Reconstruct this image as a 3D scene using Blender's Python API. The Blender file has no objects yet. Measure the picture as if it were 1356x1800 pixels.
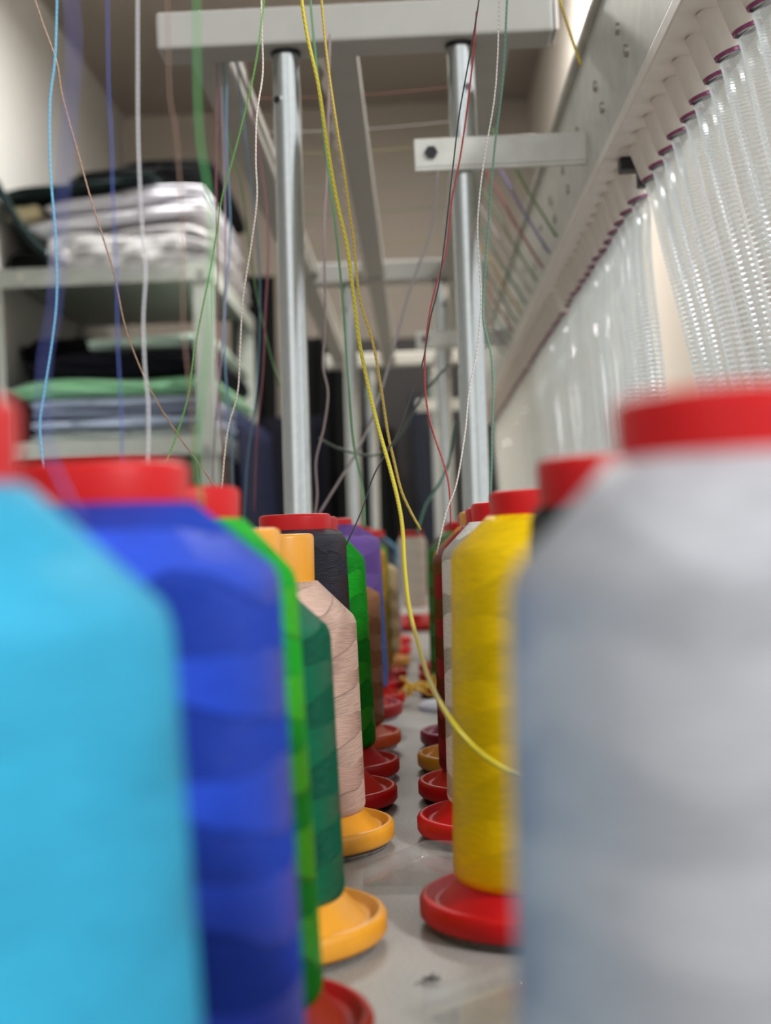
import bpy, bmesh, math, random
from mathutils import Vector, Matrix
random.seed(7)
S = bpy.context.scene
COL = S.collection
PI = math.pi

# ------------------------------------------------------------------ camera
F_PX, W_PX, H_PX = 2600.0, 1356.0, 1800.0
VPX, VPY = 735.0, 953.0            # where the rows of spools vanish
ROLL = math.radians(2.3)
CAM = Vector((0, 0, 0.148))
M0 = Matrix(((math.cos(ROLL), 0, -math.sin(ROLL)), (math.sin(ROLL), 0, math.cos(ROLL)), (0, 1, 0)))
v = Vector((VPX - W_PX/2, -(VPY - H_PX/2), F_PX)).normalized()
Q = Vector((0, 0, 1)).rotation_difference(v).to_matrix()
M = Q @ M0                          # rows: right, up, forward in world axes
cd = bpy.data.cameras.new('camera')
cam = bpy.data.objects.new('camera', cd)
COL.objects.link(cam)
R_, U_, F_ = M[0], M[1], M[2]
cam.matrix_world = Matrix(((R_[0], U_[0], -F_[0], CAM.x), (R_[1], U_[1], -F_[1], CAM.y), (R_[2], U_[2], -F_[2], CAM.z), (0, 0, 0, 1)))
cd.sensor_fit = 'VERTICAL'
cd.sensor_height = 24.0
cd.lens = F_PX/H_PX*24.0
cd.clip_start = 0.01
cd.dof.use_dof = True
cd.dof.focus_distance = 0.78
cd.dof.aperture_fstop = cd.lens/5.8
S.camera = cam

# ------------------------------------------------------------------ light
S.view_settings.view_transform = 'Standard'
S.view_settings.look = 'None'
S.view_settings.gamma = 1
S.view_settings.exposure = 0.0
wd = bpy.data.worlds.new('world')
S.world = wd
wd.use_nodes = True
wd.node_tree.nodes['Background'].inputs[0].default_value = (0.95, 0.975, 1.0, 1)
wd.node_tree.nodes['Background'].inputs[1].default_value = 1.08

def area(name, loc, target, sx, sy, power, color):
    d = bpy.data.lights.new(name, 'AREA')
    d.shape = 'RECTANGLE'
    d.size, d.size_y, d.energy, d.color = sx, sy, power, color
    o = bpy.data.objects.new(name, d)
    COL.objects.link(o)
    o.location = loc
    o.rotation_euler = (Vector(target) - Vector(loc)).to_track_quat('-Z', 'Y').to_euler()
    return o
area('window_daylight', (4.1, -3.3, 4.2), (-0.1, 1.2, 0.2), 0.9, 0.9, 340, (0.97, 0.98, 1.0))
area('far_fill_light', (-0.05, 3.25, 1.60), (0.06, 3.25, 0.2), 0.16, 1.0, 50, (1.0, 0.97, 0.93))  # unseen fill added to brighten the far walls and background
area('near_fill_light', (-0.50, 0.15, 1.60), (-0.25, 0.4, 0.0), 0.16, 1.3, 5, (1.0, 0.98, 0.95))  # added soft fill over the front spools, no fixture modelled
S.cycles.transparent_max_bounces = 32
S.cycles.max_bounces = 10

# ------------------------------------------------------------------ helpers
def ray(px, py):
    d = Vector((px - W_PX/2, -(py - H_PX/2), F_PX))
    return R_*d.x + U_*d.y + F_*d.z

def at(px, py, Y):
    d = ray(px, py)
    return CAM + d*(Y/d.y)

def tag(o, label=None, cat=None, group=None, kind=None):
    if label: o['label'] = label
    if cat: o['category'] = cat
    if group: o['group'] = group
    if kind: o['kind'] = kind
    return o

def thing(name, label, cat, loc=(0, 0, 0), group=None):
    o = bpy.data.objects.new(name, None)
    o.empty_display_size = 0.02
    COL.objects.link(o)
    o.location = loc
    return tag(o, label, cat, group)

def obj(name, bm, mat, parent=None, smooth=False, bevel=0, seg=2):
    me = bpy.data.meshes.new(name)
    bmesh.ops.recalc_face_normals(bm, faces=bm.faces)
    if smooth:
        for f in bm.faces: f.smooth = True
    bm.to_mesh(me)
    bm.free()
    me.materials.append(mat)
    o = bpy.data.objects.new(name, me)
    COL.objects.link(o)
    if parent: o.parent = parent
    if bevel:
        b = o.modifiers.new('bevel', 'BEVEL')
        b.width, b.segments, b.limit_method = bevel, seg, 'ANGLE'
    if smooth:
        e = o.modifiers.new('es', 'EDGE_SPLIT')
        e.split_angle = math.radians(50)
    return o

def box(bm, x0, x1, y0, y1, z0, z1):
    vs = [bm.verts.new((x, y, z)) for z in (z0, z1) for x, y in ((x0, y0), (x1, y0), (x1, y1), (x0, y1))]
    for f in ((0, 1, 2, 3), (4, 5, 6, 7), (0, 1, 5, 4), (1, 2, 6, 5), (2, 3, 7, 6), (3, 0, 4, 7)):
        bm.faces.new([vs[i] for i in f])
    return vs

def bbox(x0, x1, y0, y1, z0, z1):
    bm = bmesh.new()
    box(bm, x0, x1, y0, y1, z0, z1)
    return bm

def lathe(prof, n=64, closed=False):
    """prof: list of (r, z); r=0 makes a pole."""
    bm = bmesh.new()
    rings = []
    for r, z in prof:
        if r < 1e-7:
            rings.append([bm.verts.new((0, 0, z))])
        else:
            rings.append([bm.verts.new((r*math.cos(2*PI*i/n), r*math.sin(2*PI*i/n), z)) for i in range(n)])
    pairs = list(zip(rings, rings[1:]))
    if closed: pairs.append((rings[-1], rings[0]))
    for a, b in pairs:
        for i in range(n):
            j = (i+1) % n
            q = [a[i % len(a)], a[j % len(a)], b[j % len(b)], b[i % len(b)]]
            u = []
            for w in q:
                if w not in u: u.append(w)
            if len(u) > 2: bm.faces.new(u)
    return bm

def smooth_path(pts, sub=6):
    P = [Vector(p) for p in pts]
    P = [P[0]*2 - P[1]] + P + [P[-1]*2 - P[-2]]
    out = []
    for i in range(1, len(P)-2):
        a, b, c, d = P[i-1], P[i], P[i+1], P[i+2]
        for k in range(sub):
            t = k/sub
            out.append(0.5*((2*b) + (c-a)*t + (2*a-5*b+4*c-d)*t*t + (3*b-a-3*c+d)*t**3))
    out.append(P[-2])
    return out

def tube(path, rad, n=8, bm=None, caps=True):
    """rad: number or function of the index."""
    if bm is None: bm = bmesh.new()
    prev = None
    rings = []
    up = Vector((0, 1, 0))
    for i, p in enumerate(path):
        t = (path[min(i+1, len(path)-1)] - path[max(i-1, 0)]).normalized()
        a = up - t*up.dot(t)
        if a.length < 1e-4: a = Vector((1, 0, 0)) - t*t.x
        a.normalize()
        b = t.cross(a)
        r = rad(i) if callable(rad) else rad
        rings.append([bm.verts.new(p + (a*math.cos(2*PI*k/n) + b*math.sin(2*PI*k/n))*r) for k in range(n)])
    for x, y in zip(rings, rings[1:]):
        for k in range(n):
            bm.faces.new((x[k], x[(k+1) % n], y[(k+1) % n], y[k]))
    if caps:
        bm.faces.new(rings[0][::-1])
        bm.faces.new(rings[-1])
    return bm

def cyl(p0, p1, r, n=32):
    return tube([Vector(p0), Vector(p1)], r, n)

# ------------------------------------------------------------------ materials
class N:
    def __init__(s, name):
        s.m = bpy.data.materials.new(name)
        s.m.use_nodes = True
        s.t = s.m.node_tree
        s.b = s.t.nodes['Principled BSDF']
        s.out = s.t.nodes['Material Output']
    def n(s, typ, **kw):
        x = s.t.nodes.new(typ)
        for k, val in kw.items(): setattr(x, k, val)
        return x
    def l(s, a, b): s.t.links.new(a, b)
    def put(s, sock, val):
        if hasattr(val, 'is_output'): s.l(val, sock)
        else: sock.default_value = val
    def math(s, op, a, b=None, c=None):
        x = s.n('ShaderNodeMath', operation=op)
        s.put(x.inputs[0], a)
        if b is not None: s.put(x.inputs[1], b)
        if c is not None: s.put(x.inputs[2], c)
        return x.outputs[0]
    def coord(s, which='Object'): return s.n('ShaderNodeTexCoord').outputs[which]
    def noise(s, vec, scale, detail=3, rough=0.5):
        x = s.n('ShaderNodeTexNoise')
        s.l(vec, x.inputs['Vector'])
        x.inputs['Scale'].default_value = scale
        x.inputs['Detail'].default_value = detail
        x.inputs['Roughness'].default_value = rough
        return x.outputs['Fac']
    def ramp(s, fac, stops):
        x = s.n('ShaderNodeValToRGB')
        e = x.color_ramp.elements
        while len(e) < len(stops): e.new(0.5)
        for k, (p, c) in enumerate(stops):
            e[k].position = p
            e[k].color = (*c, 1)
        s.l(fac, x.inputs[0])
        return x.outputs[0]
    def bump(s, h, strength, dist, normal=None):
        x = s.n('ShaderNodeBump')
        x.inputs['Strength'].default_value = strength
        x.inputs['Distance'].default_value = dist
        s.l(h, x.inputs['Height'])
        if normal is not None: s.l(normal, x.inputs['Normal'])
        return x.outputs[0]

def lin(c):
    f = lambda u: u/12.92 if u <= 0.04045 else ((u+0.055)/1.055)**2.4
    return tuple(f(u/255.0) for u in c)

def plain(name, rgb, rough=0.5, metal=0.0, noise=0.06, nscale=60, bump=0.0, **kw):
    k = N(name)
    c = lin(rgb)
    co = k.coord()
    f = k.noise(co, nscale, 4)
    lo = tuple(u*(1-noise*2) for u in c)
    hi = tuple(min(1, u*(1+noise*2)) for u in c)
    k.l(k.ramp(f, [(0.3, lo), (0.7, hi)]), k.b.inputs['Base Color'])
    k.b.inputs['Roughness'].default_value = rough
    k.b.inputs['Metallic'].default_value = metal
    for a, val in kw.items(): k.b.inputs[a.replace('_', ' ')].default_value = val
    if bump: k.l(k.bump(f, bump, 0.001), k.b.inputs['Normal'])
    return k.m

def winding_mat(name, rgb, period=0.024, ph=0.0, gloss=0.36, tilt=0.42, dark=0.72, aniso=0.75):
    """wound embroidery thread: bands of opposite lay with sloping edges, fine threads running round"""
    k = N(name)
    c = lin(rgb)
    co = k.coord()
    sx = k.n('ShaderNodeSeparateXYZ'); k.l(co, sx.inputs[0])
    th = k.math('ARCTAN2', sx.outputs[1], sx.outputs[0])
    nz = k.noise(co, 18, 2)
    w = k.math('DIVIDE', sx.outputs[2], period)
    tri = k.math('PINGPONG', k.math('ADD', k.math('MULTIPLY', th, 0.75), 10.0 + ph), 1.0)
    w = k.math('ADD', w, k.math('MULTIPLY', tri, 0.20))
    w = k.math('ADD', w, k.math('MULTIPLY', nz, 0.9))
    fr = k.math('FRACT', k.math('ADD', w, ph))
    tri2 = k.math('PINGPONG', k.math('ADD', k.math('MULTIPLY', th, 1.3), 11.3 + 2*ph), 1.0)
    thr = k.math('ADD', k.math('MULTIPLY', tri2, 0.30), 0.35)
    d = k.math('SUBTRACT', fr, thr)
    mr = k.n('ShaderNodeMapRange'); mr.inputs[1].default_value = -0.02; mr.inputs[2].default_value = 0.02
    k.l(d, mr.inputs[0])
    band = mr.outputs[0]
    sgn = k.math('MULTIPLY_ADD', band, 2.0, -1.0)
    # fine thread texture, stretched round the spool and sloped with the lay
    cb = k.n('ShaderNodeCombineXYZ')
    slope = k.math('MULTIPLY', k.math('MULTIPLY', th, sgn), 0.004)
    k.l(k.math('MULTIPLY', th, 0.012), cb.inputs[0])
    k.l(k.math('ADD', sx.outputs[2], slope), cb.inputs[2])
    mp = k.n('ShaderNodeMapping'); mp.inputs['Scale'].default_value = (1, 1, 7)
    k.l(cb.outputs[0], mp.inputs[0])
    fine = k.noise(mp.outputs[0], 260, 2, 0.6)
    # colour: dull side of the thread's sheen painted in as darker bands
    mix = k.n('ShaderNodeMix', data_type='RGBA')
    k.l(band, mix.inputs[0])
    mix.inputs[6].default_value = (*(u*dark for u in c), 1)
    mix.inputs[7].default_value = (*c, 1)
    mul = k.n('ShaderNodeMix', data_type='RGBA', blend_type='MULTIPLY')
    mul.inputs[0].default_value = 0.45
    k.l(mix.outputs[2], mul.inputs[6])
    k.l(k.ramp(fine, [(0.3, (0.45, 0.45, 0.45)), (0.6, (1, 1, 1))]), mul.inputs[7])
    k.l(mul.outputs[2], k.b.inputs['Base Color'])
    # the lay of the thread turns the surface a little each way
    tg = k.n('ShaderNodeTangent', direction_type='RADIAL', axis='Z')
    ge = k.n('ShaderNodeNewGeometry')
    sc = k.n('ShaderNodeVectorMath', operation='SCALE')
    k.l(tg.outputs[0], sc.inputs[0])
    k.l(k.math('MULTIPLY', sgn, tilt), sc.inputs['Scale'])
    ad = k.n('ShaderNodeVectorMath', operation='ADD')
    k.l(ge.outputs['Normal'], ad.inputs[0]); k.l(sc.outputs[0], ad.inputs[1])
    nm = k.n('ShaderNodeVectorMath', operation='NORMALIZE'); k.l(ad.outputs[0], nm.inputs[0])
    k.l(k.bump(fine, min(0.9, 0.10+1.5*tilt), 0.0007, nm.outputs[0]), k.b.inputs['Normal'])
    k.l(tg.outputs[0], k.b.inputs['Tangent'])
    k.b.inputs['Anisotropic'].default_value = aniso
    k.l(k.math('MULTIPLY_ADD', sgn, 0.05, 0.0), k.b.inputs['Anisotropic Rotation'])
    k.b.inputs['Roughness'].default_value = gloss
    k.b.inputs['Specular IOR Level'].default_value = 0.4
    k.b.inputs['Specular Tint'].default_value = (*(0.25+0.75*u for u in c), 1)
    return k.m

RED = plain('red plastic', (198, 13, 16), 0.42, noise=0.04, Specular_IOR_Level=0.3)
GOLD = plain('golden yellow plastic', (230, 158, 45), 0.35, noise=0.04)
ORANGE = plain('orange plastic', (238, 96, 36), 0.35, noise=0.04)
MAROON = plain('dark maroon plastic', (150, 28, 52), 0.38, noise=0.04)
FELT_W = plain('white felt', (222, 222, 228), 0.9, noise=0.1, nscale=400, bump=0.4)
FELT_B = plain('black felt', (22, 21, 24), 0.95, noise=0.15, nscale=400, bump=0.4)
FELT_G = plain('grey felt', (110, 106, 102), 0.95, noise=0.15, nscale=400, bump=0.4)
ALU = plain('brushed aluminium pole', (205, 208, 206), 0.13, 1.0, 0.02, 200)
STEEL = plain('galvanised steel', (200, 199, 190), 0.42, 0.3, 0.05, 40)
PAINT = plain('off-white painted metal', (170, 168, 160), 0.45, 0.0, 0.02, 30)
PAINT_G = plain('grey painted steel shelving', (160, 166, 160), 0.45, 0.0, 0.03, 30)
WHITEP = plain('white plastic', (226, 218, 208), 0.4, 0.0, 0.02, 80)
HOLD = plain('beige plastic holder', (214, 204, 192), 0.4, 0.0, 0.02, 80)
MAGENTA = plain('purple plastic ring', (130, 40, 90), 0.4)
BLACKP = plain('black plastic', (20, 20, 22), 0.4)
CHROME = plain('zinc screw', (190, 188, 180), 0.3, 1.0)

def table_mat():
    k = N('grey speckled laminate')
    co = k.coord()
    a = k.noise(co, 900, 2); b = k.noise(co, 14, 4)
    c = k.ramp(a, [(0.35, lin((140, 136, 131))), (0.65, lin((176, 172, 166)))])
    d = k.ramp(b, [(0.3, (0.86, 0.86, 0.85)), (0.7, (1, 1, 1))])
    mx = k.n('ShaderNodeMix', data_type='RGBA', blend_type='MULTIPLY'); mx.inputs[0].default_value = 1
    k.l(c, mx.inputs[6]); k.l(d, mx.inputs[7])
    k.l(mx.outputs[2], k.b.inputs['Base Color'])
    k.b.inputs['Roughness'].default_value = 0.42
    k.l(k.bump(a, 0.15, 0.0004), k.b.inputs['Normal'])
    return k.m

def hose_mat():
    k = N('clear ribbed plastic hose')
    t = k.n('ShaderNodeBsdfTransparent'); t.inputs[0].default_value = (0.97, 0.985, 0.98, 1)
    g = k.n('ShaderNodeBsdfGlossy'); g.inputs['Roughness'].default_value = 0.13; g.inputs[0].default_value = (1, 1, 1, 1)
    d = k.n('ShaderNodeBsdfTranslucent'); d.inputs[0].default_value = (0.93, 0.97, 0.955, 1)
    df = k.n('ShaderNodeBsdfDiffuse'); df.inputs[0].default_value = (0.93, 0.97, 0.955, 1)
    lw = k.n('ShaderNodeLayerWeight'); lw.inputs[0].default_value = 0.35
    m0 = k.n('ShaderNodeMixShader'); m0.inputs[0].default_value = 0.5
    k.l(d.outputs[0], m0.inputs[1]); k.l(df.outputs[0], m0.inputs[2])
    m1 = k.n('ShaderNodeMixShader'); m1.inputs[0].default_value = 0.20
    k.l(t.outputs[0], m1.inputs[1]); k.l(m0.outputs[0], m1.inputs[2])
    m2 = k.n('ShaderNodeMixShader')
    k.l(k.math('MULTIPLY_ADD', lw.outputs['Fresnel'], 0.40, 0.16), m2.inputs[0])
    k.l(m1.outputs[0], m2.inputs[1]); k.l(g.outputs[0], m2.inputs[2])
    k.l(m2.outputs[0], k.out.inputs[0])
    return k.m

def clear_mat(name, tint=(0.985, 0.99, 0.99), haze=0.05):
    k = N(name)
    t = k.n('ShaderNodeBsdfTransparent'); t.inputs[0].default_value = (*tint, 1)
    g = k.n('ShaderNodeBsdfGlossy'); g.inputs['Roughness'].default_value = 0.08
    d = k.n('ShaderNodeBsdfDiffuse'); d.inputs[0].default_value = (0.85, 0.85, 0.85, 1)
    lw = k.n('ShaderNodeFresnel'); lw.inputs[0].default_value = 1.3
    m1 = k.n('ShaderNodeMixShader'); m1.inputs[0].default_value = haze
    k.l(t.outputs[0], m1.inputs[1]); k.l(d.outputs[0], m1.inputs[2])
    m2 = k.n('ShaderNodeMixShader')
    k.l(k.math('MULTIPLY_ADD', lw.outputs[0], 0.3, 0.015), m2.inputs[0])
    k.l(m1.outputs[0], m2.inputs[1]); k.l(g.outputs[0], m2.inputs[2])
    k.l(m2.outputs[0], k.out.inputs[0])
    return k.m

def wall_mat(name, rgb):
    k = N(name)
    co = k.coord()
    a = k.noise(co, 3, 4)
    c = lin(rgb)
    k.l(k.ramp(a, [(0.3, tuple(u*0.95 for u in c)), (0.7, c)]), k.b.inputs['Base Color'])
    k.b.inputs['Roughness'].default_value = 0.85
    k.l(k.bump(k.noise(co, 250, 2), 0.08, 0.001), k.b.inputs['Normal'])
    return k.m

def cloth_mat(name, rgb, weave=900):
    k = N(name)
    co = k.coord()
    c = lin(rgb)
    f = k.noise(co, weave, 2)
    k.l(k.ramp(f, [(0.3, tuple(u*0.8 for u in c)), (0.7, c)]), k.b.inputs['Base Color'])
    k.b.inputs['Roughness'].default_value = 0.9
    k.b.inputs['Sheen Weight'].default_value = 0.2 if sum(rgb) > 250 else 0.0
    k.b.inputs['Specular IOR Level'].default_value = 0.2
    k.l(k.bump(k.noise(co, 25, 3), 0.35, 0.01), k.b.inputs['Normal'])
    return k.m

_tm = {}
def thread_mat(rgb, metal=False):
    if rgb not in _tm:
        k = N('thread %d %d %d' % rgb)
        co = k.coord()
        c = lin(rgb)
        wv = k.n('ShaderNodeTexWave', bands_direction='DIAGONAL')
        wv.inputs['Scale'].default_value = 260
        k.l(co, wv.inputs[0])
        k.l(k.ramp(wv.outputs['Fac'], [(0.1, tuple(u*0.7 for u in c)), (0.8, c)]), k.b.inputs['Base Color'])
        k.b.inputs['Roughness'].default_value = 0.4
        k.b.inputs['Sheen Weight'].default_value = 0.2
        _tm[rgb] = k.m
    return _tm[rgb]

# ------------------------------------------------------------------ the room
FLOOR, CEIL = -0.80, 1.66
XL, XR, YB, YF = -0.965, 0.447, 5.08, -0.7
WALL = wall_mat('light grey painted wall', (166, 166, 163))
BACK = wall_mat('taupe painted wall', (168, 159, 148))
CREAM = wall_mat('warm white painted wall', (226, 217, 205))
CEILM = wall_mat('taupe painted ceiling', (158, 149, 140))
FLOORM = plain('grey floor tiles', (120, 114, 108), 0.5, nscale=5)
def struct(name, bm, mat, **kw): return tag(obj(name, bm, mat, **kw), kind='structure')
struct('floor', bbox(XL-0.1, XR+0.1, YF, YB+0.1, FLOOR-0.05, FLOOR), FLOORM)
struct('ceiling', bbox(XL-0.1, XR+0.1, YF, YB+0.1, CEIL, CEIL+0.05), CEILM)
struct('wall_left', bbox(XL-0.1, XL, YF, YB+0.1, FLOOR, CEIL), WALL)
struct('wall_back', bbox(XL, XR, YB, YB+0.1, FLOOR, CEIL), BACK)
wy0, wy1, wz0, wz1 = -0.66, 1.75, 0.10, 1.62
bm = bmesh.new()
box(bm, XR, XR+0.1, YF, wy0, FLOOR, CEIL)
box(bm, XR, XR+0.1, wy1, YB+0.1, FLOOR, CEIL)
box(bm, XR, XR+0.1, wy0, wy1, FLOOR, wz0)
box(bm, XR, XR+0.1, wy0, wy1, wz1, CEIL)
struct('wall_right', bm, CREAM)
bm = bmesh.new()
for a, b, c, d in ((wy0, wy0+0.04, wz0, wz1), (wy1-0.04, wy1, wz0, wz1), (wy0, wy1, wz0, wz0+0.04), (wy0, wy1, wz1-0.04, wz1)):
    box(bm, XR+0.03, XR+0.07, a, b, c, d)
struct('window_1', bm, PAINT)

# ------------------------------------------------------------------ the table
TX0, TX1, TY0, TY1 = -0.20, 0.275, -0.3, 4.2
tb = thing('thread_stand_table', 'long grey laminate table carrying both rows of thread spools', 'table', (0, 0, FLOOR))
obj('table_top', bbox(TX0, TX1, TY0, TY1, -0.03-FLOOR, 0-FLOOR), table_mat(), tb, bevel=0.002)
for x in (TX0+0.03, TX1-0.07):
    for y in (TY0+0.1, TY1-0.14):
        obj('leg', bbox(x, x+0.04, y, y+0.04, 0, 0.77), PAINT_G, tb)

# ------------------------------------------------------------------ spools
def arc(cx, cz, r, a0, a1, n=6):
    return [(cx + r*math.cos(math.radians(a0+(a1-a0)*i/n)), cz + r*math.sin(math.radians(a0+(a1-a0)*i/n))) for i in range(n+1)]

def spool(X, Y, color, label, plastic=RED, pad=FELT_B, rt=0.034, rb=0.0375, zs=0.1425, zt=0.1570, H=0.1664,
          rc=0.0187, zb=0.0165, rbase=0.0520, lift=0.0, tilt=0.42, rot=None, period=0.024, dark=0.72, cap=None, gloss=0.36):
    t = thing('thread_spool', label, 'spool', (X, Y, lift))
    t.rotation_euler.z = random.uniform(0, 6.28) if rot is None else rot
    # felt pad, base flange, wound thread, collar
    obj('felt_pad', lathe([(0.008, 0.0), (rbase-0.004, 0.0), (rbase-0.003, 0.0015), (rbase-0.004, 0.003), (0.008, 0.003)], 72, True), pad, t, True)
    b = [(0.014, 0.003), (rbase-0.003, 0.003), (rbase-0.001, 0.0036), (rbase, 0.005), (rbase, 0.0105), (rbase-0.0008, 0.012), (rbase-0.0022, 0.0126), (rbase-0.0036, 0.012),
         (rbase-0.0050, 0.0098), (rbase-0.0072, 0.0094), (rbase-0.0084, 0.0102), (0.0365, 0.0180), (0.0285, 0.0262), (0.026, 0.0262), (0.014, 0.0262)]
    obj('base', lathe(b, 96, True), plastic, t, True)
    k = zb
    rr = 0.005
    pr = [(rc*0.75, k), (rb-rr, k)] + arc(rb-rr, k+rr, rr, -90, 0)[1:]
    for i in range(1, 6): pr.append((rb + (rt-rb)*i/6, k+rr + (zs-0.004-k-rr)*i/6))
    sl = Vector((rc+0.001-rt, zt-zs)); ln = sl.length; sl /= ln
    pr += [(rt, zs-0.003), (rt-0.0004, zs-0.001), (rt+sl.x*0.002, zs+sl.y*0.002)]
    for i in range(1, 5): pr.append((rt+sl.x*ln*i/4, zs+sl.y*ln*i/4))
    pr += [(rc*0.75, zt)]
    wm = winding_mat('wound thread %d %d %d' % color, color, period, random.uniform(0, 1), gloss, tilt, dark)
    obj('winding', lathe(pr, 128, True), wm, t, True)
    c = [(rc*0.72, zt-0.004), (rc*0.97, zt-0.004), (rc, H-0.002), (rc-0.0006, H-0.0006), (rc-0.002, H), (rc*0.8, H-0.0003), (rc*0.72, H-0.003)]
    obj('collar', lathe(c, 72, True), cap or plastic, t, True)
    return t

XLF, XRT = -0.0692, 0.047
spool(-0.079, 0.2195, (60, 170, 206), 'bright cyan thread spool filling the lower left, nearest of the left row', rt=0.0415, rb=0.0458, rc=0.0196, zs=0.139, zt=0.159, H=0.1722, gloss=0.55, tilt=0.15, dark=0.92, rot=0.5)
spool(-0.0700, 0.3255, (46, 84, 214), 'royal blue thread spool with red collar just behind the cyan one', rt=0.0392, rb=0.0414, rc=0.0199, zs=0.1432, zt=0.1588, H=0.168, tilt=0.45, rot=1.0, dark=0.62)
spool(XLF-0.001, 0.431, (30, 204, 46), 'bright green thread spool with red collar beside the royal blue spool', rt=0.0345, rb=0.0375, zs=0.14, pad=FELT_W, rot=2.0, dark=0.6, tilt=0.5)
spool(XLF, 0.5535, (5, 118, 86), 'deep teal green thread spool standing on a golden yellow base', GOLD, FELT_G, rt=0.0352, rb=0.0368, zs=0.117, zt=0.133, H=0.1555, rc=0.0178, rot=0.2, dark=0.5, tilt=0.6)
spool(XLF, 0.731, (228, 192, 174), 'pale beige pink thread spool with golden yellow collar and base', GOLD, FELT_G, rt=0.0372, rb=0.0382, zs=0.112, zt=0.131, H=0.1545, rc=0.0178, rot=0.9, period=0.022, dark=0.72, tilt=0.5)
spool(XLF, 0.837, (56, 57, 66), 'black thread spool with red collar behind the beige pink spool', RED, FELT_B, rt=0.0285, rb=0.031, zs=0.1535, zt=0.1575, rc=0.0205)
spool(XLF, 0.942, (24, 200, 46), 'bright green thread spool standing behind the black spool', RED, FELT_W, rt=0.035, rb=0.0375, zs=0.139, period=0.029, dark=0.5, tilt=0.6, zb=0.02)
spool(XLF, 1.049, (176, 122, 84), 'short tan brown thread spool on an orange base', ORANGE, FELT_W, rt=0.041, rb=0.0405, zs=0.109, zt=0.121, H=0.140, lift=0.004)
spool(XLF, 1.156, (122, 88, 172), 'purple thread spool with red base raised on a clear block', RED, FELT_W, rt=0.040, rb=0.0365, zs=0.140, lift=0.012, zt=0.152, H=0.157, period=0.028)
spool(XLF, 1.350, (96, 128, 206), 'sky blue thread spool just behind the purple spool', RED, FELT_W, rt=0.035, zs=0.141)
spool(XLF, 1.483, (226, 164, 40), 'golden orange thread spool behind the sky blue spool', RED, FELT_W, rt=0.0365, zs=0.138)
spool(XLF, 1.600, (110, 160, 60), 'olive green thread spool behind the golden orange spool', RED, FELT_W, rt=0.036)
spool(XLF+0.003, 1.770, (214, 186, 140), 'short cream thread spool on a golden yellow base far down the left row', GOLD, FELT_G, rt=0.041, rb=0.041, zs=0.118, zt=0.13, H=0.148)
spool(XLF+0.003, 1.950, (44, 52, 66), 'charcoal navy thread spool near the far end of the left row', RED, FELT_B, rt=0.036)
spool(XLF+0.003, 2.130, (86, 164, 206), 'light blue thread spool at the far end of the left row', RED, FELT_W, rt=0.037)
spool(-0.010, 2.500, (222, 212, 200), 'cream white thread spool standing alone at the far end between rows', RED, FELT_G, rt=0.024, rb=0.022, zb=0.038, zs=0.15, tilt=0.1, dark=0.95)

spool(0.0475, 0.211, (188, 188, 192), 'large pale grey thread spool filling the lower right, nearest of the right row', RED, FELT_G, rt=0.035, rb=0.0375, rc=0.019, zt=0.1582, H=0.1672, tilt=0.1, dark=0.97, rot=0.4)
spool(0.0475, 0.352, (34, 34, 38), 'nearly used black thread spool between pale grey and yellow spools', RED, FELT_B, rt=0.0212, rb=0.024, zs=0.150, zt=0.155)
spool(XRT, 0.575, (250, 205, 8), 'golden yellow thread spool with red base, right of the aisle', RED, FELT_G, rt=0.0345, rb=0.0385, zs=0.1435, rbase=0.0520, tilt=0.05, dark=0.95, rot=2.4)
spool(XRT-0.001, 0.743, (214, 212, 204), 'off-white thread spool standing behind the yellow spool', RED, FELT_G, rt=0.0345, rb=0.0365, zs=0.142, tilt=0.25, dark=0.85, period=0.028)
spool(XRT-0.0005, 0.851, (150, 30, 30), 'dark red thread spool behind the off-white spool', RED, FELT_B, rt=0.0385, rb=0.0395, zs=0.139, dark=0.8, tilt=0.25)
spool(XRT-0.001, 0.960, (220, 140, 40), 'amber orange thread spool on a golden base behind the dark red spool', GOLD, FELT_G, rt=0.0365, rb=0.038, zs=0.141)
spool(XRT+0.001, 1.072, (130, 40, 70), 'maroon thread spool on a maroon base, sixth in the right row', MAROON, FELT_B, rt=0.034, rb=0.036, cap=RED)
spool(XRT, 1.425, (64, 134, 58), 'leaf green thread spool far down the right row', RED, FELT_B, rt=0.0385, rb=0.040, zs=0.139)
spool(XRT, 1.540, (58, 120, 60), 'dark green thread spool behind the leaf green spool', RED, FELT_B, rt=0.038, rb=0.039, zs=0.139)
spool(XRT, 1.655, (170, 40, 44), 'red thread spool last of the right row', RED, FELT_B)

# clear blocks, pads and scraps on the table
CLEAR = clear_mat('clear acrylic')
bm = bmesh.new()
box(bm, -0.036, 0.036, -0.036, 0.036, 0.0005, 0.012)
o = obj('clear_block', bm, CLEAR, bevel=0.002); o.location = (XLF, 1.156, 0)
tag(o, 'small clear plastic block under the purple spool', 'block')
bm = bmesh.new()
box(bm, -0.03, 0.03, -0.03, 0.03, 0, 0.004)
o = obj('white_shim', bm, FELT_W, bevel=0.001); o.location = (XLF, 1.049, 0)
tag(o, 'thin white felt shim under the tan brown spool', 'pad')

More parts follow.
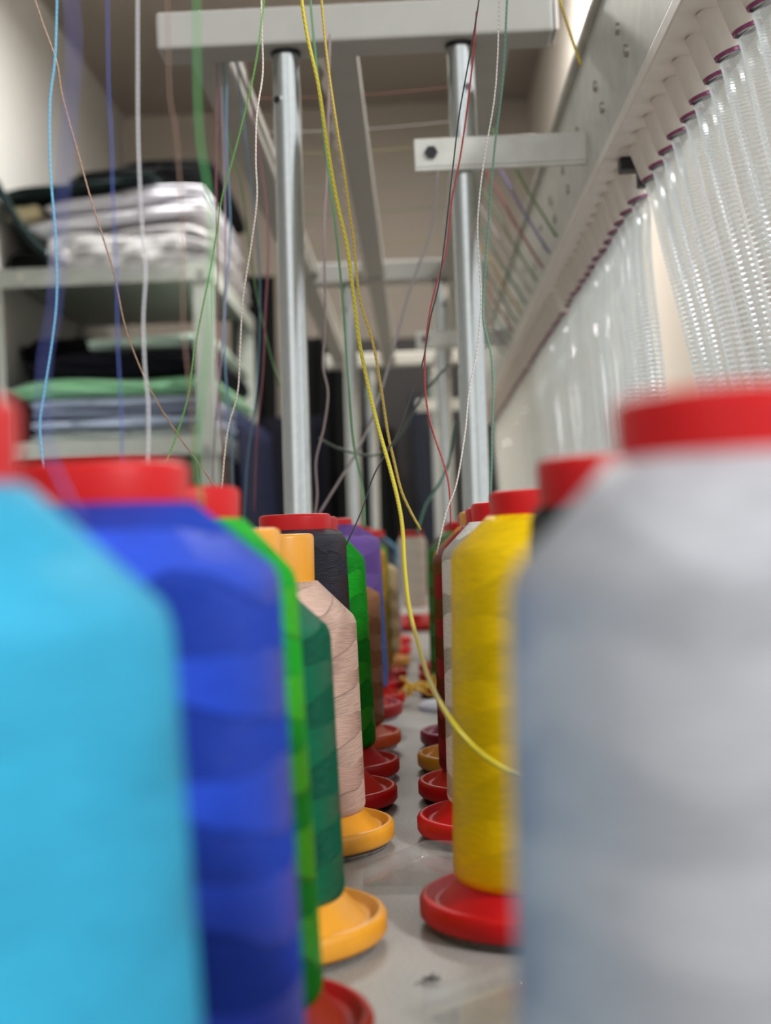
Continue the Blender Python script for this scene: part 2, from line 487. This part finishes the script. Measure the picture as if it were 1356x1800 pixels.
def tray(pts, label):
    bm = bmesh.new()
    cx = sum(p[0] for p in pts)/len(pts); cy = sum(p[1] for p in pts)/len(pts)
    lo = [bm.verts.new((x-cx, y-cy, 0.0005)) for x, y in pts]
    hi = [bm.verts.new(((x-cx)*0.985, (y-cy)*0.985, 0.0085)) for x, y in pts]
    bm.faces.new(hi); bm.faces.new(lo[::-1])
    for i in range(len(pts)):
        j = (i+1) % len(pts)
        bm.faces.new((lo[i], lo[j], hi[j], hi[i]))
    o = obj('clear_plastic_tray', bm, CLEAR, bevel=0.0012)
    o.location = (cx, cy, 0)
    tag(o, label, 'tray')
tray([(-0.030, 0.640), (-0.029, 0.652), (-0.003, 0.697), (0.040, 0.687), (0.086, 0.685), (0.088, 0.640), (0.046, 0.634)], 'flat clear plastic tray lid lying between yellow and off-white spools')
tray([(-0.0052, 0.464), (0.028, 0.496), (0.086, 0.497), (0.096, 0.455), (0.034, 0.446), (0.004, 0.450)], 'flat clear plastic tray lid lying in front of the yellow spool')

t = thing('empty_spool_pad', 'empty white spool pad on the right side of the aisle', 'pad', (XRT-0.002, 1.315, 0))
obj('disc', lathe([(0, 0), (0.050, 0), (0.050, 0.004), (0.046, 0.006), (0.010, 0.006), (0.010, 0.012), (0, 0.012)], 64), FELT_W, t, True)
obj('pin', lathe([(0, 0.012), (0.003, 0.012), (0.003, 0.10), (0, 0.102)], 16), CHROME, t, True)

bm = bmesh.new()
for k in range(16):
    pp, q, d = [], Vector((random.uniform(-.001, .001), random.uniform(-.001, .001), 0.0012)), Vector((random.uniform(-1, 1), random.uniform(-1, 1), random.uniform(-.1, .5)))
    for i in range(5):
        pp.append(q.copy()); q += d.normalized()*0.0011
        d += Vector((random.uniform(-.8, .8), random.uniform(-.8, .8), random.uniform(-.5, .4))); q.z = max(q.z, 0.0004)
    tube(smooth_path(pp, 3), 0.00018, 5, bm)
o = obj('lint', bm, cloth_mat('dark lint', (62, 58, 60)), smooth=True)
p = at(751, 1702, 0.515); o.location = (p.x, 0.500, 0)
tag(o, 'tiny dark tuft of lint on the table in front of the yellow spool', 'lint')
# yellow tangle on a far base
bm = bmesh.new()
for k in range(7):
    pp = []
    a0 = random.uniform(0, 6.28)
    for i in range(9):
        a = a0 + i*0.55
        pp.append(Vector((0.015*math.cos(a)+random.uniform(-.006, .006), 0.012*math.sin(a)+random.uniform(-.005, .005), 0.012+random.uniform(-.008, .010))))
    tube(smooth_path(pp, 4), 0.0008, 6, bm)
o = obj('tangled_thread', bm, thread_mat((222, 178, 30)), smooth=True)
o.location = (-0.002, 1.360, 0.004)
tag(o, 'loose tangle of golden yellow thread lying beside the far green spool', 'thread')

# ------------------------------------------------------------------ frame above the table
ZB, ZT = 0.566, 0.598
frames = [(1.24, 'nearest'), (2.37, 'middle'), (3.50, 'farthest')]
ordn = {'nearest': 'nearest, widest in view', 'middle': 'second back over the table', 'farthest': 'farthest back over the table'}
for Yf, nm in frames:
    ys = Yf
    o = tag(thing('crossbar', 'off-white painted crossbar on two poles, ' + ordn[nm], 'beam', (-0.03, ys, ZB)), group=None)
    bm = bbox(-0.171, 0.160, -0.022, 0.022, 0, ZT-ZB)
    obj('bar', bm, PAINT, o, bevel=0.003)
    for sx in (-1, 1):
        obj('end_cap', bbox(sx*0.1635-0.0015-0.001, sx*0.1635+0.0015-0.001, -0.02, 0.02, 0.002, ZT-ZB-0.002), WHITEP, o, bevel=0.0008)
    for side, xb, xt in (('left', -0.1015, -0.095), ('right', 0.0495, 0.0525)):
        t = thing('pole', 'round aluminium %s pole under the %s crossbar' % (side, {'nearest': 'nearest', 'middle': 'second', 'farthest': 'farthest'}[nm]), 'pole', (xb, ys, 0))
        top = Vector((xt-xb, 0, ZB))
        obj('shaft', cyl((0, 0, 0.006), top, 0.0115, 48), ALU, t, True)
        obj('foot_flange', lathe([(0, 0), (0.020, 0), (0.020, 0.004), (0.013, 0.006), (0, 0.006)], 32), ALU, t, True)
        obj('collar_ring', cyl(top*0.9935, top*0.9995, 0.0125, 32), BLACKP, t, True)
        fz = 0.925 if side == 'left' else 0.93
        q = top*fz
        dx = -0.0075 if side == 'left' else 0.0045
        dy = -math.sqrt(0.0115**2-dx*dx)
        nrm = Vector((dx, dy, 0)).normalized()
        c0 = q + Vector((dx, dy, 0))
        obj('hole_rim', cyl(c0 - nrm*0.001, c0 + nrm*0.0006, 0.0046, 24), ALU, t, True)
        obj('hole', cyl(c0 - nrm*0.001, c0 + nrm*0.0009, 0.0032, 24), BLACKP, t, True)
    # bracket from the right pole to the rail
    t = thing('bracket', 'grey steel bracket from the %s right pole across to the perforated rail' % {'nearest': 'nearest', 'middle': 'second', 'farthest': 'farthest'}[nm], 'bracket', (0.0, ys-0.0165, 0.4585))
    obj('arm', bbox(0.010, 0.1525, -0.002, 0.002, 0.0, 0.024), STEEL, t, bevel=0.0008)
    obj('flange', bbox(0.010, 0.1525, -0.002, 0.004, -0.003, 0.0), STEEL, t, bevel=0.0006)
    o = obj('bolt', cyl((0.024, -0.0045, 0.012), (0.024, -0.002, 0.012), 0.0055, 6), BLACKP, t)

# beams running back from crossbar to crossbar
spec = [('left', -0.181, -0.150, 0.574, 0.592), ('middle', -0.066, -0.036, 0.572, 0.592), ('right', 0.056, 0.096, 0.570, 0.592)]
for nm, x0, x1, z0, z1 in spec:
    for a, b, wh in ((1.262, 2.348, 'between the nearest two crossbars'), (2.392, 3.478, 'between the far two crossbars')):
        t = thing('roof_beam', 'off-white %s beam running back %s' % (nm, wh), 'beam', ((x0+x1)/2, (a+b)/2, z0))
        hw, hl = (x1-x0)/2, (b-a)/2
        bm = bmesh.new()
        box(bm, -hw, hw, -hl, hl, 0.0, 0.003)
        box(bm, -hw, -hw+0.003, -hl, hl, 0.003, z1-z0)
        box(bm, hw-0.003, hw, -hl, hl, 0.003, z1-z0)
        obj('channel', bm, PAINT, t)
        if nm == 'middle':
            bm = bmesh.new()
            n = 60
            va, vb = [], []
            for i in range(n+1):
                y = -hl + 2*hl*i/n
                e = 0.0035 + 0.002*math.sin(i*1.7) + random.uniform(-0.0012, 0.0012)
                va.append(bm.verts.new((-hw+0.002, y, -0.0006))); vb.append(bm.verts.new((-hw-e, y, -0.0012-abs(e)*0.4)))
            for i in range(n): bm.faces.new((va[i], va[i+1], vb[i+1], vb[i]))
            tp = obj('peeling_tape', bm, WHITEP, t)
            so = tp.modifiers.new('solid', 'SOLIDIFY'); so.thickness = 0.0005
        if nm == 'left':
            obj('lip', bbox(hw+0.006, hw+0.009, -hl, hl, 0.002, 0.014), PAINT, t)

# perforated rail with hose holders
XP = 0.1540
t = thing('perforated_rail', 'long slanting grey steel rail above the clear hoses', 'rail', (XP, 0.4, 0.437))
L = 3.2
bm = bmesh.new()
box(bm, 0, 0.003, 0, L, 0.0, 0.118)
box(bm, -0.006, 0.0, 0, L, 0.112, 0.118)
obj('face_plate', bm, STEEL, t, bevel=0.0008)
bm = bmesh.new()
box(bm, -0.004, 0.050, 0, L, -0.010, 0.0)
obj('hose_strip', bm, WHITEP, t, bevel=0.001)
for k in range(12):
    for j, zz in enumerate((0.035, 0.062)):
        y = 0.46 + k*0.13 + j*0.035
        obj('screw', cyl((-0.0025, y, zz), (0.0, y, zz), 0.0042, 10), CHROME, t, True)
tn = thing('tension_rail', 'white lower rail holding the bottom ends of the clear hoses', 'rail', (0.245, 0.4, 0.0))
obj('rail', bbox(-0.045, 0.015, 0, L, 0.0, 0.045), PAINT, tn, bevel=0.002)

# clear hoses with white holders
HOSE = hose_mat()
hose_groups = [([0.604+0.0385*i for i in range(13)], 0.050, 'front'), ([1.135+0.0385*i for i in range(14)], 0.014, 'second'),
               ([1.700+0.0385*i for i in range(13)], 0.014, 'third'), ([2.235+0.0385*i for i in range(13)], 0.014, 'fourth'), ([2.775+0.0385*i for i in range(13)], 0.014, 'fifth')]
TOPZ = 0.427
def make_hose(dx):
    t = thing('clear_hose', 'x', 'hose', (0.171, 0.6, TOPZ))
    rot = Matrix.Rotation(math.radians(-20), 4, 'Y')
    bm = lathe([(0, 0.002), (0.0083, 0.002), (0.0085, -0.001), (0.0085, -0.023), (0.0072, -0.0235), (0, -0.0235)], 32); bm.transform(rot)
    obj('holder', bm, HOLD, t, True)
    bm = lathe([(0.0073, -0.0235), (0.0082, -0.0235), (0.0082, -0.0252), (0.0073, -0.0252)], 32, True); bm.transform(rot)
    obj('ring', bm, MAGENTA, t, True)
    zend = 0.047 - TOPZ
    p0 = rot @ Vector((0, 0, -0.0225))
    raw = [p0, rot @ Vector((0, 0, -0.032)), Vector((p0.x+dx*0.22, -0.003, -0.075)), Vector((p0.x+dx*0.52, -0.008, -0.15)), Vector((p0.x+dx*0.82, -0.008, -0.235)), Vector((p0.x+dx*1.05, -0.004, -0.31)), Vector((0.074 if dx > 0.03 else 0.040, 0, zend))]
    path = smooth_path(raw, 46)
    obj('hose', tube(path, lambda i: 0.0072 if i % 2 else 0.0059, 14, None, False), HOSE, t)
    return t
def dup(root, loc, label, group):
    r = root.copy(); COL.objects.link(r); r.location = loc; r['label'] = label; r['group'] = group
    for ch in list(root.children):
        c = ch.copy(); COL.objects.link(c); c.parent = r
    return r
for ys_, dx, nm in hose_groups:
    h0 = make_hose(dx)
    lab = {'front': 'clear ribbed hose in the big sharp bundle nearest the right edge', 'second': 'clear ribbed hose in the second bundle, past the black clip',
           'third': 'clear ribbed hose in the blurred third bundle down the rail', 'fourth': 'clear ribbed hose in the blurred fourth bundle by the right poles',
           'fifth': 'clear ribbed hose in the farthest bundle under the rail'}[nm]
    gr = 'clear hoses of the %s bundle' % nm
    for i, y in enumerate(ys_):
        if i == 0:
            h = h0; h.location = (0.171, y, TOPZ); h['label'] = lab; h['group'] = gr
        else:
            h = dup(h0, (0.171+random.uniform(-.001, .001), y, TOPZ), lab, gr)
            h.rotation_euler.z = random.uniform(-0.12, 0.12)
bm = bmesh.new()
box(bm, -0.010, 0.010, -0.008, 0.008, -0.010, 0.0)
box(bm, 0.003, 0.010, -0.006, 0.006, -0.022, -0.010)
o = obj('clip', bm, BLACKP, bevel=0.0015); o.location = (0.171, 1.100, TOPZ)
tag(o, 'small black clip under the rail between first and second hose bundles', 'clip')

# ------------------------------------------------------------------ shelving on the left
SX0, SX1, SY0, SY1 = -0.955, -0.455, 3.40, 4.30
sh = thing('shelving_unit', 'grey slotted steel shelving unit along the left wall', 'shelf', (0, 0, FLOOR))
for x in (SX0, SX1-0.042):
    for y in (SY0, SY1-0.04):
        bm = bmesh.new()
        box(bm, x, x+(0.042 if x > -0.7 else 0.014), y, y+0.003, 0, 1.615)
        xx = x+0.039 if x > -0.7 else x
        box(bm, xx, xx+0.003, y+0.003, y+0.04, 0, 1.615)
        po = obj('post', bm, PAINT_G, sh)
for z in (0.372-FLOOR, 0.775-FLOOR):
    bm = bmesh.new()
    box(bm, SX0+0.004, SX1-0.004, SY0+0.004, SY1-0.004, z+0.040, z+0.043)
    box(bm, SX0+0.004, SX1-0.0, SY0-0.003, SY0-0.0005, z, z+0.043)
    box(bm, SX1+0.0005, SX1+0.003, SY0, SY1, z, z+0.043)
    obj('shelf_board', bm, PAINT_G, sh)
for x, z in ((SX1-0.02, 0.395), (SX1-0.02, 0.797), (SX0+0.06, 0.797), (SX0+0.06, 0.395)):
    obj('bolt', cyl((x, SY0-0.006, z-FLOOR), (x, SY0-0.003, z-FLOOR), 0.007, 8), CHROME, sh)

def folded(name, x0, x1, y0, y1, z0, z1, mat, label, cat, wob=0.006, slope=0.0, n=18):
    XS = -0.463
    """a soft folded bundle: rounded slab with wavy faces"""
    bm = bmesh.new()
    cx, cy, cz = (x0+x1)/2, (y0+y1)/2, (z0+z1)/2
    hx, hy, hz = (x1-x0)/2, (y1-y0)/2, (z1-z0)/2
    bmesh.ops.create_grid(bm, x_segments=n, y_segments=n, size=1)
    bmesh.ops.delete(bm, geom=list(bm.verts), context='VERTS')
    bmesh.ops.create_cube(bm, size=2)
    bmesh.ops.subdivide_edges(bm, edges=list(bm.edges), cuts=n, use_grid_fill=True)
    s1, s2 = random.uniform(0, 6), random.uniform(0, 6)
    for vv in bm.verts:
        x, y, z = vv.co
        f = (1-0.25*abs(z)**6)
        w = math.sin(3.3*x+s1)*math.cos(2.1*y+s2)
        rx = 1-0.05*abs(z)**4
        X = cx + hx*x*rx + wob*0.6*math.sin(4*y+9*z*hz/0.05+s1)*abs(x)
        Yy = cy + hy*y*rx + wob*0.8*math.sin(5*x+11*z*hz/0.05+s2)*abs(y)
        Z = cz + hz*z + abs(slope)*(X-XS)*(1.0 if slope > 0 else 0.5+0.5*z)
        if z > 0: Z += wob*(0.5+0.5*w)*0.8 - wob*0.8 - 0.3*hz*abs(x)**8 - 0.2*hz*abs(y)**8
        vv.co = (X, Yy, Z)
    o = obj(name, bm, mat, smooth=True)
    for md in list(o.modifiers): o.modifiers.remove(md)
    return tag(o, label, cat)

C_MINT = cloth_mat('mint green cloth', (150, 214, 168)); C_PALE = cloth_mat('pale mint paper', (190, 216, 202))
C_BLUE = cloth_mat('pale blue cloth', (178, 192, 218)); C_BLUE2 = cloth_mat('grey blue cloth', (140, 152, 178)); C_GREY = cloth_mat('grey green cloth', (150, 160, 158))
C_NAVY = cloth_mat('dark navy cloth', (14, 15, 26)); C_NAVY2 = cloth_mat('navy blue cloth', (26, 31, 58)); C_BLACK = cloth_mat('black cloth', (11, 12, 13)); C_DKG = cloth_mat('blackish green cloth', (20, 34, 34))
C_WHITE = cloth_mat('white cloth', (216, 216, 224)); C_GREYW = cloth_mat('grey mesh cloth', (158, 156, 158), 300); C_CREAM = cloth_mat('cream card', (200, 188, 150)); C_ROYAL = cloth_mat('royal blue cloth', (40, 48, 120))
z = 0.416
XS = -0.463
for h, m, lab in ((0.030, C_GREY, 'grey green folded cloth at the bottom of the lower shelf stack'), (0.030, C_BLUE, 'pale blue folded cloth second from the bottom of the stack'),
                  (0.018, C_BLUE2, 'slate blue folded cloth in the middle of the lower stack'), (0.030, C_BLUE, 'pale blue folded cloth just below the mint green one')):
    folded('folded_cloth', -0.90, XS-0.01, 3.46, 4.24, z, z+h, m, lab, 'cloth', 0.006); z += h
folded('folded_cloth', -0.945, XS, 3.455, 4.24, z, z+0.046, C_MINT, 'mint green folded cloth on top of the pale blue stack', 'cloth', 0.010); z += 0.046
folded('fabric_bolt', -0.90, XS-0.004, 3.46, 4.20, z, z+0.064, C_NAVY, 'dark navy folded fabric lying on the mint green cloth', 'fabric', 0.008); z += 0.064
folded('paper_packet', -0.76, XS-0.006, 3.47, 4.24, z, z+0.036, C_PALE, 'pale mint packet on top of the dark navy fabric', 'packet', 0.010)
folded('fabric_bolt', -0.945, -0.78, 3.6, 4.2, z, z+0.060, C_BLACK, 'black fabric lump beside the pale mint packet', 'fabric', 0.012)
z = 0.819
folded('plastic_bag', -0.80, XS, 3.45, 4.25, z, z+0.130, C_GREYW, 'grey mesh cloth in a plastic bag on the top shelf', 'bag', 0.014, slope=-0.09)
folded('fabric_bolt', -0.945, -0.825, 3.50, 4.20, z, z+0.070, C_BLACK, 'black fabric at the left end of the top shelf', 'fabric', 0.012)
z += 0.130
folded('folded_cloth', -0.88, XS-0.006, 3.46, 4.22, z, z+0.040, C_WHITE, 'white folded cloth lying on the grey mesh bag', 'cloth', 0.008, slope=0.09); z += 0.040
folded('folded_cloth', -0.84, XS-0.012, 3.46, 4.20, z, z+0.044, C_WHITE, 'upper white folded cloth just under the black fabric', 'cloth', 0.010, slope=0.09)
folded('card_box', -0.935, -0.86, 3.45, 3.9, z, z+0.034, C_CREAM, 'cream coloured card at the left of the white cloths', 'box', 0.004, slope=0.09)
z += 0.044
folded('fabric_bolt', -0.955, -0.58, 3.43, 4.22, z, z+0.026, C_DKG, 'blackish green fabric spread over the white cloths', 'fabric', 0.010, slope=0.09)
z += 0.026
folded('fabric_bolt', -0.80, -0.47, 3.55, 4.26, z, z+0.065, C_BLACK, 'black fabric heap topping the whole shelf pile', 'fabric', 0.016, slope=0.09)
# strap hanging down the left of the pile
p = [Vector((-0.955, 3.40, 1.035)), Vector((-0.930, 3.385, 0.990)), Vector((-0.895, 3.38, 0.925)), Vector((-0.855, 3.38, 0.870)), Vector((-0.82, 3.385, 0.835))]
tag(obj('strap', tube(smooth_path(p, 6), 0.011, 10), C_DKG, smooth=True), 'dark green strap sagging down at the left of the shelf pile', 'strap')
BAGM = clear_mat('clear plastic bag film', (0.93, 0.93, 0.94), 0.18)
def bagf(u, w):
    return u*(1-0.1*w*w), 0, w
bm = bmesh.new()
n = 40
g = [[None]*(n+1) for _ in range(n+1)]
for i in range(n+1):
    for j in range(n+1):
        u, w = i/n, j/n
        x = -0.825 + 0.315*u
        zz = 0.800 + 0.085*w + 0.008*math.sin(7*u)
        y = 3.392 - 0.010*math.sin(PI*w)*(1+0.5*math.sin(19*u+3*w)) - 0.004*math.sin(31*u-9*w)
        g[i][j] = bm.verts.new((x, y, zz))
for i in range(n):
    for j in range(n): bm.faces.new((g[i][j], g[i+1][j], g[i+1][j+1], g[i][j+1]))
o = obj('plastic_wrap', bm, BAGM, smooth=True)
so = o.modifiers.new('solid', 'SOLIDIFY'); so.thickness = 0.0008
tag(o, 'crinkled clear plastic wrap sagging over the top shelf edge', 'wrap')
# hanging navy clothes: pleated drape
def drape(x0, x1, y, z0, z1, mat, label, seed, depth=0.05, side=False):
    bm = bmesh.new(); nx, nz = 80, 24
    rows = []
    for j in range(nz+1):
        w = j/nz; zz = z0 + (z1-z0)*w
        r = []
        for i in range(nx+1):
            u = i/nx
            a = (1-0.6*w)
            yy = y + depth*a*math.sin(u*19+seed+1.2*math.sin(3*w+seed)) * (0.5+0.5*math.sin(u*5+seed*2))
            xx = x0+(x1-x0)*u*(0.9+0.1*a)+0.012*math.sin(4*w+seed)
            r.append(bm.verts.new((yy, xx, zz) if side else (xx, yy, zz)))
        rows.append(r)
    for j in range(nz):
        for i in range(nx): bm.faces.new((rows[j][i], rows[j][i+1], rows[j+1][i+1], rows[j+1][i]))
    o = obj('hanging_garment', bm, mat, smooth=True)
    so = o.modifiers.new('solid', 'SOLIDIFY'); so.thickness = 0.006
    return tag(o, label, 'clothing')
drape(3.47, 4.28, -0.412, -0.60, 0.475, C_NAVY2, 'navy blue garment hanging along the side of the shelving', 1.3, 0.030, True)
drape(-0.52, -0.26, 4.44, -0.60, 0.54, C_NAVY, 'dark navy garment hanging behind the end of the shelving', 4.1)
drape(-0.56, -0.415, 4.62, -0.60, 1.00, C_BLACK, 'tall black garment hanging between the shelving and the nearest left pole', 3.1)
drape(-0.36, -0.19, 4.62, -0.60, 0.80, C_BLACK, 'black garment hanging just right of the nearest left pole', 2.2)

# dark wardrobe at the far end
DKW = plain('dark brown wood', (20, 15, 14), 0.6, noise=0.12, nscale=12)
t = thing('wardrobe', 'dark brown wardrobe standing against the far wall', 'wardrobe', (0.10, 4.80, FLOOR))
obj('carcass', bbox(-0.39, 0.34, -0.10, 0.26, 0, 1.60), DKW, t, bevel=0.004)
for i in range(4):
    x = -0.385+0.181*i
    d = obj('door', bbox(x, x+0.177, -0.12, -0.101, 0.05, 1.58), DKW, t, bevel=0.004)
    obj('handle', cyl((x+0.15, -0.135, 0.85), (x+0.15, -0.135, 0.98), 0.005, 12), BLACKP, d)
drape(-0.17, -0.06, 4.52, -0.55, 0.50, C_BLACK, 'black garment hanging in front of the far wardrobe', 5.2)
drape(0.0, 0.05, 4.56, -0.55, 0.60, cloth_mat('slate cloth', (40, 43, 52)), 'slate grey garment strip hanging before the far wardrobe', 0.4, 0.02)

# ------------------------------------------------------------------ threads
def thread(pts, px_w, rgb, label, depth=None):
    P = []
    for q in pts:
        Y = q[2] if len(q) > 2 else depth
        P.append(at(q[0], q[1], Y))
    mid = pts[len(pts)//2]
    Ym = mid[2] if len(mid) > 2 else depth
    r = px_w*Ym/F_PX/2
    o = obj('thread', tube(smooth_path(P, 6), r, 8), thread_mat(rgb), smooth=True)
    o.modifiers.clear()
    return tag(o, label, 'thread')
thread([(101, -30), (97, 100), (88, 180), (89, 300), (98, 420), (100, 520), (92, 600), (78, 690), (70, 750), (78, 835)], 3.8, (120, 200, 236), 'pale cyan thread rising on the far left past the shelf', 0.62)
thread([(55, -20), (75, 40), (100, 110), (110, 170), (135, 260), (160, 350), (200, 480), (222, 580), (262, 680), (310, 760), (350, 815), (380, 860)], 3.0, (176, 136, 104), 'coppery brown twisted thread slanting across the shelf', 0.68)
thread([(242, -30), (242, 100), (243, 250), (250, 400), (256, 480), (252, 560), (255, 650), (261, 720), (260, 830)], 4.6, (214, 212, 214), 'thick white thread rising in front of the shelf', 0.52)
thread([(459, -30), (461, 60), (462, 130), (452, 200), (450, 280), (452, 350), (442, 430), (428, 520), (423, 600), (418, 690), (400, 760), (389, 870)], 3.4, (236, 222, 208), 'fine cream thread just left of the nearest left pole', 0.76)
thread([(118, -60), (130, 80), (118, 250), (105, 400), (95, 540), (78, 640), (82, 780), (150, 930)], 5.5, (96, 106, 190), 'blurred violet blue thread very close on the left', 0.27)
thread([(345, -60), (347, 150), (352, 250), (365, 330), (372, 420), (368, 560), (355, 700), (345, 800), (355, 890)], 5, (64, 176, 84), 'blurred thick green thread rising by the shelf post', 0.37)
thread([(468, -30), (450, 110), (420, 240), (390, 350), (378, 430), (345, 600), (330, 700), (305, 780), (278, 840)], 3, (110, 176, 74), 'fine lime green thread crossing the shelf post', 0.66)
thread([(189, -30), (190, 90), (192, 180), (197, 260), (198, 330), (205, 480), (207, 600), (213, 720), (215, 840)], 2.6, (74, 96, 186), 'fine blue thread between the cyan and white threads', 0.50)
thread([(294, -30), (298, 160), (308, 220), (315, 300), (320, 380), (322, 560), (335, 700), (345, 840)], 2.6, (156, 116, 96), 'faint brown thread right of the thick white thread', 0.45)
thread([(525, -40, 0.74), (540, 60, 0.74), (560, 150, 0.74), (575, 250, 0.74), (592, 350, 0.74), (610, 430, 0.74), (622, 520, 0.74), (632, 600, 0.74), (648, 680, 0.74), (665, 750, 0.73), (685, 820, 0.72), (700, 880, 0.71), (708, 930, 0.70), (712, 1000, 0.68),
        (720, 1070, 0.66), (735, 1130, 0.63), (757, 1200, 0.59), (790, 1262, 0.545), (830, 1310, 0.538), (875, 1345, 0.532), (930, 1372, 0.533)], 6.8, (214, 196, 40), 'thick bright yellow thread curving down the aisle to the yellow spool')
thread([(563, -30), (575, 100), (592, 220), (605, 300), (616, 380), (622, 420), (632, 520), (655, 600), (670, 680), (682, 760), (693, 810), (705, 860), (720, 895), (740, 932)], 4.8, (206, 176, 60), 'mustard yellow thread running just right of the bright yellow one', 0.86)
thread([(838, 20), (830, 120), (812, 260), (795, 350), (785, 440), (762, 520), (750, 590), (747, 660), (752, 720), (765, 770), (782, 820), (790, 860), (793, 925)], 3.2, (196, 58, 56), 'red thread crossing in front of the nearest right pole', 0.88)
thread([(846, -30), (838, 30), (822, 120), (808, 200), (797, 290), (775, 480), (757, 560), (745, 630), (728, 680), (700, 760), (660, 830), (635, 900), (604, 968)], 2.6, (58, 56, 58), 'fine black thread slanting down to the black spool', 0.84)
thread([(878, -30), (876, 80), (870, 170), (855, 260), (845, 330), (840, 400), (843, 470), (846, 530), (840, 610), (825, 690), (818, 760), (803, 850), (785, 900), (768, 975)], 3, (238, 232, 224), 'fine white thread hanging along the nearest right pole', 0.76)
thread([(770, 300), (760, 400), (735, 470), (715, 530), (690, 620), (660, 720), (630, 790), (600, 840), (560, 905)], 4.5, (168, 158, 156), 'soft grey thread slanting across the middle of the frame', 1.15)
thread([(580, 60), (575, 300), (570, 400), (572, 560), (568, 640), (577, 690), (570, 750), (556, 810), (558, 870), (552, 915)], 4.2, (158, 138, 136), 'mauve grey thread wavering right of the nearest left pole', 1.08)
thread([(543, -30), (558, 130), (575, 280), (590, 400), (603, 530), (612, 660), (622, 780), (638, 860), (642, 930)], 4, (88, 150, 92), 'soft green thread left of the two yellow threads', 0.98)
thread([(800, 740), (790, 810), (770, 855), (748, 890), (733, 940)], 5, (70, 120, 96), 'dark green thread beside the farthest right pole', 1.25)
thread([(790, 640), (748, 690), (700, 770), (660, 800), (600, 790), (560, 770)], 4, (60, 82, 62), 'dim dark green thread sagging across the dark wardrobe', 1.25)
thread([(893, -30), (885, 130), (870, 260), (860, 380), (853, 480), (850, 560), (866, 640), (866, 760), (862, 890)], 3.6, (98, 150, 128), 'thin teal thread running down to the right hoses', 0.66)
thread([(977, -40), (985, 0), (1000, 50), (1022, 115)], 5, (220, 190, 60), 'short yellow thread at the top beside the rail', 1.05)
for i, (pts, w, c, lab) in enumerate([
    ([(388, 100, 1.27), (396, 380), (395, 520), (388, 640), (378, 760), (372, 880)], 3, (150, 130, 150), 'mauve thread over the navy clothes, nearest the shelf post'),
    ([(382, 100, 1.27), (380, 330), (383, 470), (382, 600), (388, 740), (398, 880)], 2.6, (140, 70, 84), 'wine red thread over the navy clothes'),
    ([(400, 100, 1.27), (398, 250), (405, 400), (395, 560), (397, 660), (407, 770), (410, 880)], 3, (110, 146, 180), 'steel blue thread over the navy clothes'),
    ([(430, 100, 1.27), (470, 380), (466, 560), (462, 660), (452, 770), (447, 900)], 3, (130, 64, 74), 'dull red thread next to the nearest left pole'),
    ([(415, 100, 1.27), (452, 420), (457, 560), (450, 700), (436, 800), (428, 930)], 3, (90, 130, 150), 'grey blue thread between the two dull red threads'),
    ([(392, 100, 1.27), (400, 240), (425, 330), (445, 480), (470, 600), (492, 680)], 3, (84, 136, 70), 'green thread slanting behind the nearest left pole')]):
    thread(pts, w, c, lab, 1.18+0.02*i)
# threads crossing from the right beam down to the rail
cols = [((120, 160, 90), 'leaf green'), ((140, 130, 180), 'lilac'), ((170, 90, 80), 'brick red'), ((130, 150, 110), 'sage green'), ((196, 190, 184), 'pale grey'), ((92, 140, 110), 'sea green'), ((190, 160, 50), 'ochre yellow'),
        ((96, 120, 96), 'grey green'), ((150, 80, 84), 'rose red'), ((100, 150, 140), 'pale teal'), ((120, 104, 140), 'dusty violet'), ((84, 130, 84), 'forest green')]
for i, (c, nmc) in enumerate(cols):
    Y = 1.50 + 0.085*i
    q = [Vector((0.090+0.001*(i % 3), Y, 0.5685)), Vector((0.108, Y, 0.538)), Vector((0.124, Y, 0.505)), Vector((0.1535, Y, 0.452))]
    o = obj('thread', tube(smooth_path(q, 5), 0.0014, 6), thread_mat(c), smooth=True); o.modifiers.clear()
    tag(o, nmc + ' thread stretched from the right beam down to the rail', 'thread')
for i, (Y, c, nmc) in enumerate([(1.57, (196, 190, 182), 'off-white'), (1.66, (176, 166, 110), 'straw yellow'), (1.82, (150, 150, 140), 'dull grey'), (1.97, (110, 140, 100), 'moss green'), (2.08, (176, 150, 140), 'dusty pink'), (2.18, (170, 160, 90), 'olive yellow'), (1.45, (150, 100, 84), 'rust brown')]):
    q = [Vector((-0.185, Y, 0.594)), Vector((-0.05, Y+0.01, 0.5935)), Vector((0.092, Y-0.01, 0.594))]
    o = obj('thread', tube(smooth_path(q, 5), 0.0006, 6), thread_mat(c), smooth=True); o.modifiers.clear()
    tag(o, nmc + ' thread lying across the overhead beams', 'thread')
